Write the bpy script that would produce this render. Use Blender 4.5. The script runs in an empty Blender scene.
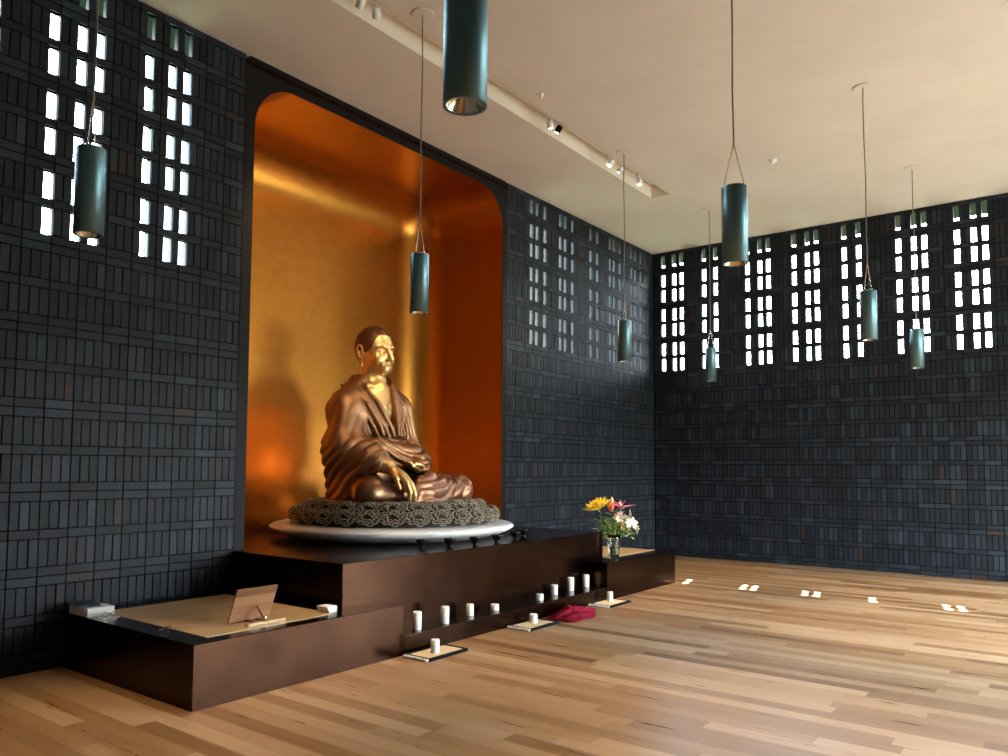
import bpy, bmesh, math, random
import numpy as np
from mathutils import Vector, Matrix, Euler
random.seed(7); rng = np.random.default_rng(11)
S = bpy.context.scene
C = S.collection
PI = math.pi
H = 5.85          # ceiling height
XB = 9.34         # inner face of the far wall
YF = -9.8         # wall behind the camera
XL = -5.8         # wall left of the camera

# ------------------------------------------------------------------ helpers
def link(o, parent=None):
    C.objects.link(o)
    if parent: o.parent = parent
    return o
def obj(name, me, mat=None, parent=None, smooth=False, loc=None, rot=None):
    if isinstance(me, bmesh.types.BMesh):
        bm = me; me = bpy.data.meshes.new(name); bm.to_mesh(me); bm.free()
    o = bpy.data.objects.new(name, me)
    if mat is not None and len(me.materials) == 0: me.materials.append(mat)
    if smooth:
        me.polygons.foreach_set('use_smooth', [True]*len(me.polygons))
    if loc: o.location = loc
    if rot: o.rotation_euler = rot
    return link(o, parent)
def tag(o, label, cat, group=None, kind=None):
    o['label'] = label; o['category'] = cat
    if group: o['group'] = group
    if kind: o['kind'] = kind
    return o
def struct(o):
    o['kind'] = 'structure'; return o
def thing(name, loc, label, cat, group=None, rot=None):
    o = bpy.data.objects.new(name, None); C.objects.link(o)
    o.empty_display_size = .1
    o.location = loc
    if rot: o.rotation_euler = rot
    return tag(o, label, cat, group)
def copy_thing(src, loc, label=None, rot=None):
    r = src.copy(); C.objects.link(r); r.location = loc
    if rot: r.rotation_euler = rot
    if label: r['label'] = label
    for ch in src.children:
        c = ch.copy(); C.objects.link(c); c.parent = r
        for g in ch.children:
            d = g.copy(); C.objects.link(d); d.parent = c
    return r
def quads_mesh(name, V, Fs):
    me = bpy.data.meshes.new(name); me.from_pydata(V, [], Fs); me.update(); return me
def bm_box(bm, lo, hi, bevel=0):
    r = bmesh.ops.create_cube(bm, size=1)
    vs = r['verts']
    for v in vs:
        v.co = Vector([lo[i] + (v.co[i]+.5)*(hi[i]-lo[i]) for i in range(3)])
    if bevel:
        es = list({e for v in vs for e in v.link_edges})
        bmesh.ops.bevel(bm, geom=es, offset=bevel, segments=2, affect='EDGES', profile=.6)
    return bm
def box(lo, hi, bevel=0):
    return bm_box(bmesh.new(), lo, hi, bevel)
def lathe(prof, n=32, bm=None, close=True):
    bm = bm or bmesh.new(); rings = []
    for r, z in prof:
        if r < 1e-6: rings.append([bm.verts.new((0, 0, z))])
        else: rings.append([bm.verts.new((r*math.cos(2*PI*i/n), r*math.sin(2*PI*i/n), z)) for i in range(n)])
    for a, b in zip(rings, rings[1:]):
        for i in range(n):
            j = (i+1) % n
            if len(a) == 1 and len(b) == 1: continue
            if len(a) == 1: bm.faces.new((a[0], b[j], b[i]))
            elif len(b) == 1: bm.faces.new((a[i], a[j], b[0]))
            else: bm.faces.new((a[i], a[j], b[j], b[i]))
    bmesh.ops.recalc_face_normals(bm, faces=bm.faces)
    return bm
def tube(pts, rads, n=8, bm=None, cap=True):
    bm = bm or bmesh.new(); pts = [Vector(p) for p in pts]
    if not hasattr(rads, '__len__'): rads = [rads]*len(pts)
    rings = []; ref = None
    for i, p in enumerate(pts):
        t = (pts[min(i+1, len(pts)-1)] - pts[max(i-1, 0)]).normalized()
        if ref is None:
            ref = t.orthogonal().normalized()
        ref = (ref - t*ref.dot(t)).normalized(); b = t.cross(ref)
        rings.append([bm.verts.new(p + (ref*math.cos(2*PI*k/n) + b*math.sin(2*PI*k/n))*rads[i]) for k in range(n)])
    for a, b in zip(rings, rings[1:]):
        for k in range(n): bm.faces.new((a[k], a[(k+1) % n], b[(k+1) % n], b[k]))
    if cap:
        bm.faces.new(rings[0][::-1]); bm.faces.new(rings[-1])
    return bm

# ------------------------------------------------------------------ materials
def mat(name, col=(.5, .5, .5), rough=.5, metal=0., spec=None, **kw):
    m = bpy.data.materials.new(name); m.use_nodes = True
    b = m.node_tree.nodes['Principled BSDF']
    b.inputs['Base Color'].default_value = (*col, 1); b.inputs['Roughness'].default_value = rough
    b.inputs['Metallic'].default_value = metal
    if spec is not None: b.inputs['Specular IOR Level'].default_value = spec
    for k, v in kw.items(): b.inputs[k.replace('_', ' ')].default_value = v
    return m
class NT:
    def __init__(s, m): s.m = m; s.t = m.node_tree; s.b = s.t.nodes['Principled BSDF']
    def n(s, ty, **kw):
        x = s.t.nodes.new(ty)
        for k, v in kw.items(): setattr(x, k, v)
        return x
    def l(s, a, b): s.t.links.new(a, b)
    def math(s, op, a, b=None, c=None):
        x = s.n('ShaderNodeMath', operation=op)
        for i, v in enumerate((a, b, c)):
            if v is None: continue
            if isinstance(v, (int, float)): x.inputs[i].default_value = v
            else: s.l(v, x.inputs[i])
        return x.outputs[0]
    def ramp(s, fac, stops):
        x = s.n('ShaderNodeValToRGB'); cr = x.color_ramp
        while len(cr.elements) < len(stops): cr.elements.new(.5)
        for e, (p, c) in zip(cr.elements, stops): e.position = p; e.color = (*c, 1)
        s.l(fac, x.inputs[0]); return x.outputs[0]
    def noise(s, scale, detail=3, vec=None, rough=.5):
        x = s.n('ShaderNodeTexNoise'); x.inputs['Scale'].default_value = scale; x.inputs['Detail'].default_value = detail
        x.inputs['Roughness'].default_value = rough
        if vec is not None: s.l(vec, x.inputs['Vector'])
        return x.outputs['Fac']
    def coords(s, which='Object'): return s.n('ShaderNodeTexCoord').outputs[which]
    def mapping(s, vec, scale):
        x = s.n('ShaderNodeMapping'); x.inputs['Scale'].default_value = scale; s.l(vec, x.inputs['Vector']); return x.outputs[0]
    def mix(s, fac, a, b, blend='MIX'):
        x = s.n('ShaderNodeMix', data_type='RGBA', blend_type=blend)
        for i, v in ((0, fac), (6, a), (7, b)):
            if isinstance(v, (int, float)): x.inputs[i].default_value = v
            elif isinstance(v, tuple): x.inputs[i].default_value = (*v, 1)
            else: s.l(v, x.inputs[i])
        return x.outputs[2]
    def bump(s, h, strength=.3, dist=.01):
        x = s.n('ShaderNodeBump'); x.inputs['Strength'].default_value = strength; x.inputs['Distance'].default_value = dist
        s.l(h, x.inputs['Height']); s.l(x.outputs[0], s.b.inputs['Normal'])
    def base(s, c): s.l(c, s.b.inputs['Base Color'])
    def rough(s, c): s.l(c, s.b.inputs['Roughness'])

def brick_material():
    m = mat('charcoal_brick', rough=.5, spec=.16); t = NT(m)
    a = t.n('ShaderNodeAttribute', attribute_name='tone').outputs['Fac']
    co = t.coords()
    c = t.ramp(a, [(0, (.009, .011, .014)), (.45, (.0155, .019, .0245)), (.8, (.026, .0345, .046)), (.9, (.035, .047, .061)), (.955, (.030, .022, .020)), (1, (.044, .026, .019))])
    n = t.noise(14, 4, co)
    c2 = t.mix(t.math('MULTIPLY', n, .55), c, (.016, .017, .021))
    t.base(c2)
    n2 = t.noise(60, 4, co)
    t.bump(n2, .35, .006)
    t.rough(t.math('MULTIPLY_ADD', n, .22, .42))
    return m
M = {}
M['brick'] = brick_material()
M['cheek'] = mat('glazed_cheek', (.008, .0125, .015), .6, spec=.25)
M['mortar'] = mat('dark_mortar', (.003, .003, .0035), .95, spec=.05)
def plaster():
    m = mat('cream_plaster', (.74, .65, .53), .75); t = NT(m); co = t.coords()
    n = t.noise(.9, 5, co, .6)
    t.base(t.ramp(n, [(.3, (.62, .51, .43)), (.7, (.69, .58, .50))]))
    t.bump(t.noise(9, 5, co), .12, .01)
    return m
M['plaster'] = plaster()
M['white_wall'] = mat('dark_render', (.10, .095, .09), .8)
def oak(name, run='y', width=.14, length=1.9, gap=True, tones=None, rough=.3):
    m = mat(name, rough=rough); t = NT(m); co = t.coords()
    sp = t.n('ShaderNodeSeparateXYZ'); t.l(co, sp.inputs[0])
    across, along = {'y': (sp.outputs[0], sp.outputs[1]), 'x': (sp.outputs[1], sp.outputs[0]), 'xz': (sp.outputs[2], sp.outputs[0])}[run]
    u = t.math('DIVIDE', across, width); row = t.math('FLOOR', u)
    w1 = t.n('ShaderNodeTexWhiteNoise', noise_dimensions='1D'); t.l(row, w1.inputs['W'])
    v = t.math('ADD', t.math('DIVIDE', along, length), t.math('MULTIPLY', w1.outputs['Value'], 7.3)); col = t.math('FLOOR', v)
    cb = t.n('ShaderNodeCombineXYZ'); t.l(row, cb.inputs[0]); t.l(col, cb.inputs[1])
    w2 = t.n('ShaderNodeTexWhiteNoise', noise_dimensions='2D'); t.l(cb.outputs[0], w2.inputs['Vector'])
    tone = w2.outputs['Value']
    cg = t.n('ShaderNodeCombineXYZ')
    t.l(t.math('MULTIPLY', across, 22), cg.inputs[0]); t.l(t.math('MULTIPLY', along, 1.3), cg.inputs[1]); t.l(t.math('MULTIPLY', tone, 37), cg.inputs[2])
    grain = t.noise(1, 6, cg.outputs[0], .65)
    f = t.math('ADD', t.math('MULTIPLY_ADD', tone, .62, .0), t.math('MULTIPLY', grain, .5))
    tones = tones or [(.14, (.15, .066, .024)), (.42, (.32, .172, .072)), (.72, (.45, .28, .145)), (1, (.58, .40, .245))]
    c = t.ramp(f, tones)
    ck = t.n('ShaderNodeCombineXYZ'); t.l(t.math('MULTIPLY', across, 9), ck.inputs[0]); t.l(t.math('MULTIPLY', along, 2.2), ck.inputs[1]); t.l(t.math('MULTIPLY', tone, 11), ck.inputs[2])
    kn = t.noise(1.1, 3, ck.outputs[0], .6)
    c = t.mix(t.math('MULTIPLY', t.math('GREATER_THAN', kn, .69), .45), c, (.16, .065, .02))
    if gap:
        fu = t.math('FRACT', u); fv = t.math('FRACT', v)
        g1 = t.math('LESS_THAN', fu, .014); g2 = t.math('LESS_THAN', fv, .0022)
        c = t.mix(t.math('MULTIPLY', t.math('MAXIMUM', g1, g2), .5), c, (.07, .035, .015))
    t.base(c)
    t.rough(t.math('MULTIPLY_ADD', grain, .16, rough-.08))
    t.bump(grain, .05, .004)
    return m
M['floor'] = oak('oak_floorboards')
M['inset'] = oak('pale_oak_panel', run='x', width=.16, length=1.5, tones=[(.15, (.42, .25, .105)), (.45, (.52, .33, .15)), (.8, (.60, .40, .20)), (1, (.62, .43, .23))])
M['walnut'] = oak('walnut_board', run='xz', width=.075, length=3, gap=False, rough=.45, tones=[(.15, (.11, .045, .02)), (.5, (.24, .11, .05)), (1, (.38, .20, .10))])
def bronze_panel():
    m = mat('dark_bronze_panel', (.2, .1, .06), .25, 1., .5); t = NT(m); co = t.coords()
    n = t.noise(2.2, 4, co, .6)
    t.base(t.ramp(n, [(.3, (.026, .0115, .0062)), (.7, (.043, .0195, .0108))]))
    t.rough(t.math('MULTIPLY_ADD', n, .16, .15))
    return m
M['panel'] = bronze_panel()
M['frame'] = mat('black_frame', (.010, .008, .008), .55, spec=.12)
def gold_leaf():
    m = mat('gold_leaf', (.72, .30, .045), .34, 1.); t = NT(m); co = t.coords()
    n = t.noise(7, 6, co, .65); n2 = t.noise(1.3, 3, co)
    t.base(t.mix(n2, t.ramp(n, [(.25, (.50, .185, .028)), (.75, (.68, .29, .055))]), (.58, .235, .038)))
    t.rough(t.math('MULTIPLY_ADD', n, .12, .29))
    t.bump(t.noise(45, 3, co), .04, .004)
    return m
M['gold_leaf'] = gold_leaf()
def statue_mat(name, c1, c2, rough, scale=5, bump=.08):
    m = mat(name, c1, rough, 1.); t = NT(m); co = t.coords()
    n = t.noise(scale, 5, co, .6)
    t.base(t.ramp(n, [(.3, c1), (.7, c2)]))
    t.rough(t.math('MULTIPLY_ADD', n, .14, rough-.07))
    t.bump(t.noise(scale*9, 3, co), bump, .006)
    return m
M['skin'] = statue_mat('polished_gold', (.76, .48, .18), (.86, .60, .28), .41, 3, .01)
M['robe'] = statue_mat('brown_bronze', (.25, .125, .060), (.36, .19, .098), .48, 6)
M['garment'] = statue_mat('red_bronze', (.31, .155, .092), (.42, .22, .135), .47, 6)
M['knee'] = statue_mat('dark_bronze', (.20, .105, .055), (.30, .16, .085), .38, 5)
M['hair'] = statue_mat('hair_bronze', (.16, .075, .04), (.24, .12, .065), .5, 20, .3)
def stone_carved():
    m = mat('grey_brown_carving', rough=.5); t = NT(m); co = t.coords()
    t.base(t.ramp(t.noise(30, 4, co), [(.3, (.15, .115, .075)), (.7, (.36, .29, .20))]))
    return m
M['lotus'] = stone_carved()
M['lotus_core'] = mat('lotus_core', (.03, .025, .02), .8)
M['plinth'] = mat('white_stone', (.78, .77, .75), .32)
M['bowl'] = mat('black_bowl', (.012, .010, .009), .22, .3)
M['wax'] = mat('white_wax', (.93, .90, .84), .5, Subsurface_Weight=.25, Subsurface_Radius=(.02, .012, .008), Subsurface_Scale=1.)
M['wick'] = mat('wick', (.03, .025, .02), .9)
M['black'] = mat('black_border', (.005, .004, .004), .9, spec=.2)
M['tan'] = None
def mat_weave():
    m = mat('tan_weave', rough=.8); t = NT(m); co = t.coords()
    t.base(t.ramp(t.noise(60, 4, co), [(.3, (.66, .48, .27)), (.7, (.84, .66, .42))]))
    t.bump(t.noise(160, 2, co), .3, .004); return m
M['tan'] = mat_weave()
M['fringe'] = mat('white_fringe', (.80, .78, .74), .8)
M['cloth'] = mat('maroon_cloth', (.17, .004, .018), .85, spec=.1)
M['steel'] = mat('brushed_dark_metal', (.12, .22, .26), .38, .75)
M['bright'] = mat('bright_metal', (.75, .70, .62), .25, 1.)
M['cord'] = mat('grey_cord', (.20, .15, .12), .6)
M['white'] = mat('white_paint', (.82, .79, .73), .5)
M['glass'] = mat('clear_glass', (1, 1, 1), .03, Transmission_Weight=1., IOR=1.45)
M['water'] = mat('water', (.95, 1, .97), .0, Transmission_Weight=1., IOR=1.33)
M['page'] = mat('book_pages', (.72, .72, .70), .7)
M['cover'] = mat('dark_blue_cover', (.02, .035, .06), .35)
M['grey_cover'] = mat('grey_cover', (.30, .31, .33), .45)
M['white_paper'] = mat('white_paper', (.80, .79, .77), .6)
def emis(name, col, s):
    m = mat(name, (0, 0, 0), .5); b = m.node_tree.nodes['Principled BSDF']
    b.inputs['Emission Color'].default_value = (*col, 1); b.inputs['Emission Strength'].default_value = s
    return m
M['bulb'] = emis('warm_bulb', (1, .86, .62), 9.)
M['bulb_hot'] = emis('hot_bulb', (1, .92, .78), 30.)
M['reflector'] = mat('silver_reflector', (.9, .84, .7), .2, 1.)

# ------------------------------------------------------------------ brick walls
# one module: double stretcher course .15, soldier course .225, single stretcher .075, soldier .225
P = .075
def courses():
    out = []
    for k in range(9):
        z = .675*k
        out += [('mo', z, z+.15), ('st', z, z+.075), ('st', z+.075, z+.15), ('so', z+.15, z+.375, k, 0), ('mo', z+.375, z+.45), ('st', z+.375, z+.45)]
        if k < 8: out.append(('so', z+.45, z+.675, k, 1))
    return out
DEPTH = .065
def brick_wall(name, n0, n1, is_open, to_world, seed):
    """slots n0..n1 of .075 m; to_world maps (slot metres, depth, z) to the room"""
    rg = np.random.default_rng(seed)
    V, Fs, mi, tone = [], [], [], []
    def bx(s0, s1, z0, z1, d0, d1, m, tn):
        b = len(V)
        for d in (d0, d1):
            for s, z in ((s0, z0), (s1, z0), (s1, z1), (s0, z1)): V.append(to_world(s, d, z))
        for f in ((0, 1, 2, 3), (4, 7, 6, 5), (0, 4, 5, 1), (1, 5, 6, 2), (2, 6, 7, 3), (3, 7, 4, 0)):
            Fs.append([b+i for i in f]); mi.append(m); tone.append(tn)
    j = .0055
    def pick():
        r = rg.random()
        return rg.random()*.55 if r < .6 else (.4+rg.random()*.5 if r < .97 else .93+rg.random()*.07)
    for c in courses():
        z0, z1 = c[1], c[2]
        if c[0] == 'mo': bx(n0*P, n1*P, z0+j if z0 > 0 else -.02, z1-j, .010, DEPTH, 1, 0)
        elif c[0] == 'st':
            s = n0 - (n0 % 3)
            while s < n1:
                a, b = max(s, n0)*P, min(s+3, n1)*P
                if b-a > .02:
                    d = rg.normal(0, .0012)
                    bx(a+j, b-j, z0+j, z1-j, d, .05, 0, pick())
                s += 3
        else:
            run = None
            for s in range(int(n0), int(n1)+1):
                op = is_open(s, c[3], c[4]) if s < n1 else True
                if not op and run is None: run = s
                if op and run is not None:
                    bx(run*P+j, s*P-j, z0-j, z1+j, .010, DEPTH, 1, 0); run = None
                if op and s < n1:   # pale lining on the two cheeks of an opening
                    if not is_open(s-1, c[3], c[4]): bx(s*P-.0052, s*P-.001, z0, z1, .012, DEPTH+.004, 2, 0)
                    if not is_open(s+1, c[3], c[4]): bx((s+1)*P+.001, (s+1)*P+.0052, z0, z1, .012, DEPTH+.004, 2, 0)
                if not op:
                    d = rg.normal(0, .0018)
                    bx(s*P+j, (s+1)*P-j, z0+j, z1-j, d, DEPTH-.002, 0, pick())
    me = quads_mesh(name, V, Fs)
    me.materials.append(M['brick']); me.materials.append(M['mortar']); me.materials.append(M['cheek'])
    me.polygons.foreach_set('material_index', mi)
    at = me.attributes.new('tone', 'FLOAT', 'FACE'); at.data.foreach_set('value', np.array(tone, np.float32))
    bm = bmesh.new(); bm.from_mesh(me); bmesh.ops.recalc_face_normals(bm, faces=bm.faces); bm.to_mesh(me); bm.free()
    return struct(obj(name, me))
def rows_open(k, half): return k >= 5
OL = {s - 11*g for s in (-14, -11, -9) for g in range(0, 4)}
OR = {68, 70, 73, 79, 81, 84, 92, 95, 101, 103, 106, 112, 114, 117}
OB = set()
for g in range(0, 12):
    OB |= {2+11*g, 5+11*g} | (set() if g % 3 == 1 else {7+11*g})
tl = lambda s, d, z: (s, d, z)
brick_wall('wall_left', -78, 0, lambda s, k, h: rows_open(k, h) and s in OL, tl, 1)
brick_wall('wall_left.001', 60, 125, lambda s, k, h: rows_open(k, h) and s in OR, tl, 2)
brick_wall('wall_back', 0, 130, lambda s, k, h: rows_open(k, h) and s in OB, lambda s, d, z: (XB+d, -.022-s, z), 3)
# corner pier closing the two brick walls
struct(obj('trim_1', box((XB+.008, -.024, 0), (XB+.1, .12, H)), M['mortar']))

# ------------------------------------------------------------------ floor, ceiling with trough, hidden walls
struct(obj('floor', box((XL-.1, YF-.1, -.2), (XB+.2, .2, 0)), M['floor']))
TX0, TX1, TY0, TY1, TZ = -2.6, 6.385, -1.70, -1.40, .21
def ceiling():
    V, Fs = [], []
    def q(*p):
        b = len(V); V.extend(p); Fs.append([b+i for i in range(len(p))])
    def slab(x0, x1, y0, y1): q((x0, y0, H), (x0, y1, H), (x1, y1, H), (x1, y0, H))
    X0, X1, Y0, Y1 = XL-.1, XB+.2, YF-.1, .2
    slab(X0, X1, Y0, TY0); slab(X0, X1, TY1, Y1); slab(X0, TX0, TY0, TY1); slab(TX1, X1, TY0, TY1)
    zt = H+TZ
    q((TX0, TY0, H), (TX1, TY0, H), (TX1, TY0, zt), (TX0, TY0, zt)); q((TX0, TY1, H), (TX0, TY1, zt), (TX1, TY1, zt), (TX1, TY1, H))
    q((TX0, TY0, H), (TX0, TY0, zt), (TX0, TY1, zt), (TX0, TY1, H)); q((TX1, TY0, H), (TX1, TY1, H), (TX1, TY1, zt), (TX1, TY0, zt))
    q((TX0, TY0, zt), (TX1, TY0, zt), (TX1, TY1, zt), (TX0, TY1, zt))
    b = len(V)  # roof above, keeps daylight out
    z2 = H+.5
    q((X0, Y0, z2), (X1, Y0, z2), (X1, Y1, z2), (X0, Y1, z2))
    q((X0, Y0, H), (X1, Y0, H), (X1, Y0, z2), (X0, Y0, z2)); q((X0, Y1, H), (X0, Y1, z2), (X1, Y1, z2), (X1, Y1, H))
    q((X0, Y0, H), (X0, Y0, z2), (X0, Y1, z2), (X0, Y1, H)); q((X1, Y0, H), (X1, Y1, H), (X1, Y1, z2), (X1, Y0, z2))
    return quads_mesh('ceiling', V, Fs)
o = struct(obj('ceiling', ceiling(), M['plaster'])); o.data.materials.append(mat('trough_lit_tint', (.80, .71, .59), .7))  # trough faces paler than the ceiling: light inside is put into the colour
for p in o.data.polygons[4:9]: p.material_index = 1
WIN = [(2.0, 5.0), (5.8, 8.8)]     # windows in the wall behind the camera
def wall_right():
    bm = bmesh.new(); xs = [XL-.1] + [v for w in WIN for v in w] + [XB+.2]
    for i in range(0, len(xs), 2): bm_box(bm, (xs[i], YF-.12, 0), (xs[i+1], YF, H))
    for a, b in WIN:
        bm_box(bm, (a, YF-.12, 3.0), (b, YF, H)); bm_box(bm, (a, YF-.12, 0), (b, YF, .3))
    return bm
struct(obj('wall_right', wall_right(), M['white_wall']))
for i, (a, b) in enumerate(WIN):
    bm = bmesh.new()
    for x in (a, (a+b)/2-.03, b-.06): bm_box(bm, (x, YF-.09, .3), (x+.06, YF-.03, 3.0))
    for z in (.3, 2.94): bm_box(bm, (a, YF-.09, z), (b, YF-.03, z+.06))
    struct(obj('window_%d' % (i+1), bm, M['frame']))
struct(obj('wall_front', box((XL-.12, YF-.1, 0), (XL, .2, H)), M['white_wall']))

# outside eaves over the pierced walls, on posts
eave_m = mat('green_soffit', (.010, .017, .010), .9, spec=.02)
X0 = XB+DEPTH
struct(obj('trim_2', box((X0, YF-.5, 5.80), (X0+.72, 1.2, 5.88)), eave_m))
# high overhang and slats, added out of view to block sun from openings
bm = box((X0, YF-.5, 7.20), (X0+2.44, 2.2, 7.30))
for g in range(0, 12):
    yc = -.022-(2+11*g+.5)*P+.233*2.4
    bm_box(bm, (X0+2.36, yc-.075, 6.55), (X0+2.42, yc+.075, 7.20))
struct(obj('trim_added_sunshade', bm, eave_m))
struct(obj('trim_4', box((XL, DEPTH, 5.80), (-.02, DEPTH+.42, 5.95)), eave_m))
struct(obj('trim_5', box((4.6, DEPTH, 5.80), (XB+DEPTH, DEPTH+.42, 5.95)), eave_m))

# ------------------------------------------------------------------ niche and its frame
NX0, NX1, NZ0, NZ1, NR, ND = .12, 4.40, .812, 5.66, .52, 1.62
def outline(ins, n=14):
    """rounded at the top two corners; bottom stays square. ins = inset"""
    x0, x1, z1 = NX0+ins, NX1-ins, NZ1-ins
    r = max(NR-ins, .001)
    pts = [(x0, NZ0)]
    pts += [(x0, NZ0+(z1-r-NZ0)*i/10) for i in range(1, 10)]
    pts += [(x0+r-r*math.cos(a), z1-r+r*math.sin(a)) for a in np.linspace(0, PI/2, n)]
    pts += [(x0+r+(x1-x0-2*r)*i/10, z1) for i in range(1, 10)]
    pts += [(x1-r+r*math.sin(a), z1-r+r*math.cos(a)) for a in np.linspace(0, PI/2, n)]
    pts += [(x1, z1-r-(z1-r-NZ0)*i/10) for i in range(1, 10)]
    pts += [(x1, NZ0)]
    return pts
def niche():
    bm = bmesh.new(); rings = []
    for y, ins in [(0, 0), (ND-NR, 0)] + [(ND-NR+NR*math.sin(a), NR*(1-math.cos(a))) for a in np.linspace(0, PI/2, 15)[1:]]:
        rings.append([bm.verts.new((x, y, z)) for x, z in outline(min(ins, NR-.002))])
    for a, b in zip(rings, rings[1:]):
        for i in range(len(a)-1): bm.faces.new((a[i], b[i], b[i+1], a[i+1]))
    bm.faces.new(rings[-1])
    bmesh.ops.recalc_face_normals(bm, faces=bm.faces)
    return bm
o = struct(obj('wall_niche', niche(), M['gold_leaf']))
for p in o.data.polygons: p.use_smooth = len(p.vertices) == 4
def frame():
    bm = bmesh.new(); T = .03
    inn = outline(0)
    def outer(x, z, i, n):
        # project each inner point to the rectangle 0..4.5 x .81..H
        if z <= NZ1-NR+1e-6: return (0 if x < 2.25 else 4.5, z)
        if x < NX0+NR:
            t = (x-NX0)/NR; a = math.acos(max(-1, min(1, 1-t)))/(PI/2)
            return (0, NZ1-NR+(H-NZ1+NR)*a*2) if a < .5 else ((NX0+NR)*(a-.5)*2, H)
        if x > NX1-NR:
            t = (NX1-x)/NR; a = math.acos(max(-1, min(1, 1-t)))/(PI/2)
            return (4.5, NZ1-NR+(H-NZ1+NR)*a*2) if a < .5 else (4.5-(4.5-NX1+NR)*(a-.5)*2, H)
        return (x, H)
    rings = []
    for y, out in ((.010, False), (0.0, False), (0.0, True), (T+.06, True)):
        rings.append([bm.verts.new((*( outer(x, z, i, len(inn)) if out else (x, z)), 0)) for i, (x, z) in enumerate(inn)])
        for v in rings[-1]: v.co = (v.co.x, y, v.co.y)
    for a, b in zip(rings, rings[1:]):
        for i in range(len(a)-1): bm.faces.new((a[i], a[i+1], b[i+1], b[i]))
    bmesh.ops.recalc_face_normals(bm, faces=bm.faces)
    return bm
struct(obj('trim_6', frame(), M['frame']))
# slim dark band standing in for the soffit's shadow line below the ceiling
struct(obj('trim_shadow_line', box((0, -.012, H-.10), (4.5, .0, H-.055)), M['panel']))
# closing box behind the niche
bm = bmesh.new()
bm_box(bm, (-.1, ND+.02, 0), (4.6, ND+.1, H+.4)); bm_box(bm, (-.1, .1, 0), (-.02, ND+.1, H+.4)); bm_box(bm, (4.53, .1, 0), (4.6, ND+.1, H+.4)); bm_box(bm, (-.1, .1, H+.32), (4.6, ND+.1, H+.4))
struct(obj('trim_8', bm, mat('pale_render', (.75, .75, .73), .8)))

# ------------------------------------------------------------------ platforms
YS, YH, ZH, ZL, ZR, ZS = -1.88, -1.585, .81, .44, .465, .165
hp = obj('altar_platform', box((0, YH, 0.0), (4.5, ND-.02, ZH), .004), M['panel'])
tag(hp, 'tall dark bronze altar platform carrying the white plinth and statue', 'platform')
st = obj('altar_step', box((.452, YS, 0), (4.088, YH-.002, ZS), .003), M['panel'])
tag(st, 'low dark bronze step in front of the altar, with a row of candles', 'step')
def side_platform(name, x0, x1, notch, z, inset, label):
    t = thing(name, (x0, YS, 0), label, 'platform')
    bm = bmesh.new()
    # L-shaped plan around the tall platform
    if notch[0] == 'r': plan = [(x0, YS), (x1, YS), (x1, YH-.002), (notch[1]-.002, YH-.002), (notch[1]-.002, -.012), (x0, -.012)]
    else: plan = [(x0, YS), (x1, YS), (x1, -.012), (notch[1]+.002, -.012), (notch[1]+.002, YH-.002), (x0, YH-.002)]
    plan = [(a-x0, b-YS) for a, b in plan]
    lo = [bm.verts.new((a, b, 0)) for a, b in plan]; hi = [bm.verts.new((a, b, z)) for a, b in plan]
    bm.faces.new(lo[::-1]); bm.faces.new(hi)
    for i in range(6): bm.faces.new((lo[i], lo[(i+1) % 6], hi[(i+1) % 6], hi[i]))
    es = [e for e in bm.edges if abs(e.verts[0].co.z-z) < 1e-6 and abs(e.verts[1].co.z-z) < 1e-6] + [e for e in bm.edges if abs(e.verts[0].co.z-e.verts[1].co.z) > .1]
    bmesh.ops.bevel(bm, geom=es, offset=.003, segments=1, affect='EDGES')
    obj('body', bm, M['panel'], t)
    a = inset
    o = obj('timber_inset', box((a[0]-x0, a[1]-YS, z-.01), (a[2]-x0, a[3]-YS, z+.003)), M['inset'], t)
    o['label'] = 'pale oak inset panel'
    return t
side_platform('side_platform', -1.575, .45, ('r', 0.), ZL, (-1.38, -1.735, -.22, -.22), 'low dark bronze platform at left end of altar, holding the wooden book stand')
side_platform('side_platform', 4.09, 6.09, ('l', 4.5), ZR, (4.56, -1.66, 5.90, -.25), 'low dark bronze platform at right end of altar, holding the flower vase')

# ------------------------------------------------------------------ plinth and lotus base
PC = (2.28, .06)
prof = [(0, 0), (.98, 0), (1.18, .018), (1.32, .052), (1.405, .09), (1.462, .124), (1.46, .143), (1.43, .163), (1.35, .177), (0, .18)]
o = obj('plinth_disc', lathe(prof, 96), M['plinth'], smooth=True, loc=(*PC, ZH))
tag(o, 'large white rounded disc plinth under the carved lotus base', 'plinth')
ZP = ZH+.18
base = thing('lotus_base', (PC[0], PC[1]-.03, ZP), 'grey brown carved two-tier lotus seat under the statue', 'lotus base')
cb = lathe([(0, 0), (1.16, 0), (1.16, .12), (1.02, .12), (1.02, .235), (0, .24)], 64)
obj('core', cb, M['lotus_core'], base)
def rosette_mesh(R, seed):
    rg = random.Random(seed); bm = bmesh.new()
    # curled petals: small rolled tubes on a flattened dome, phyllotaxis order, axis +z
    lathe([(0, .0), (R*.9, 0), (R*.86, R*.30), (R*.55, R*.52), (0, R*.6)], 14, bm)
    for f_ in bm.faces: f_.material_index = 1
    n = 24
    for i in range(n):
        f = (i+.5)/n; a = i*2.39996; rr = R*math.sqrt(f)*.96
        zz = R*.62*math.sqrt(max(0, 1-(rr/R)**2))
        c = Vector((rr*math.cos(a), rr*math.sin(a), zz)); out = Vector((math.cos(a), math.sin(a), .5+.8*(1-f)))
        tan = Vector((-math.sin(a), math.cos(a), 0)); out.normalize()
        s = R*.225
        pts = [c+tan*s*math.cos(b)+out*s*(.75+.6*math.sin(b)) for b in np.linspace(-.9, PI+.9, 6)]
        tube(pts, [s*.36]*6, 6, bm)
    return bm
RM = []
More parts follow.
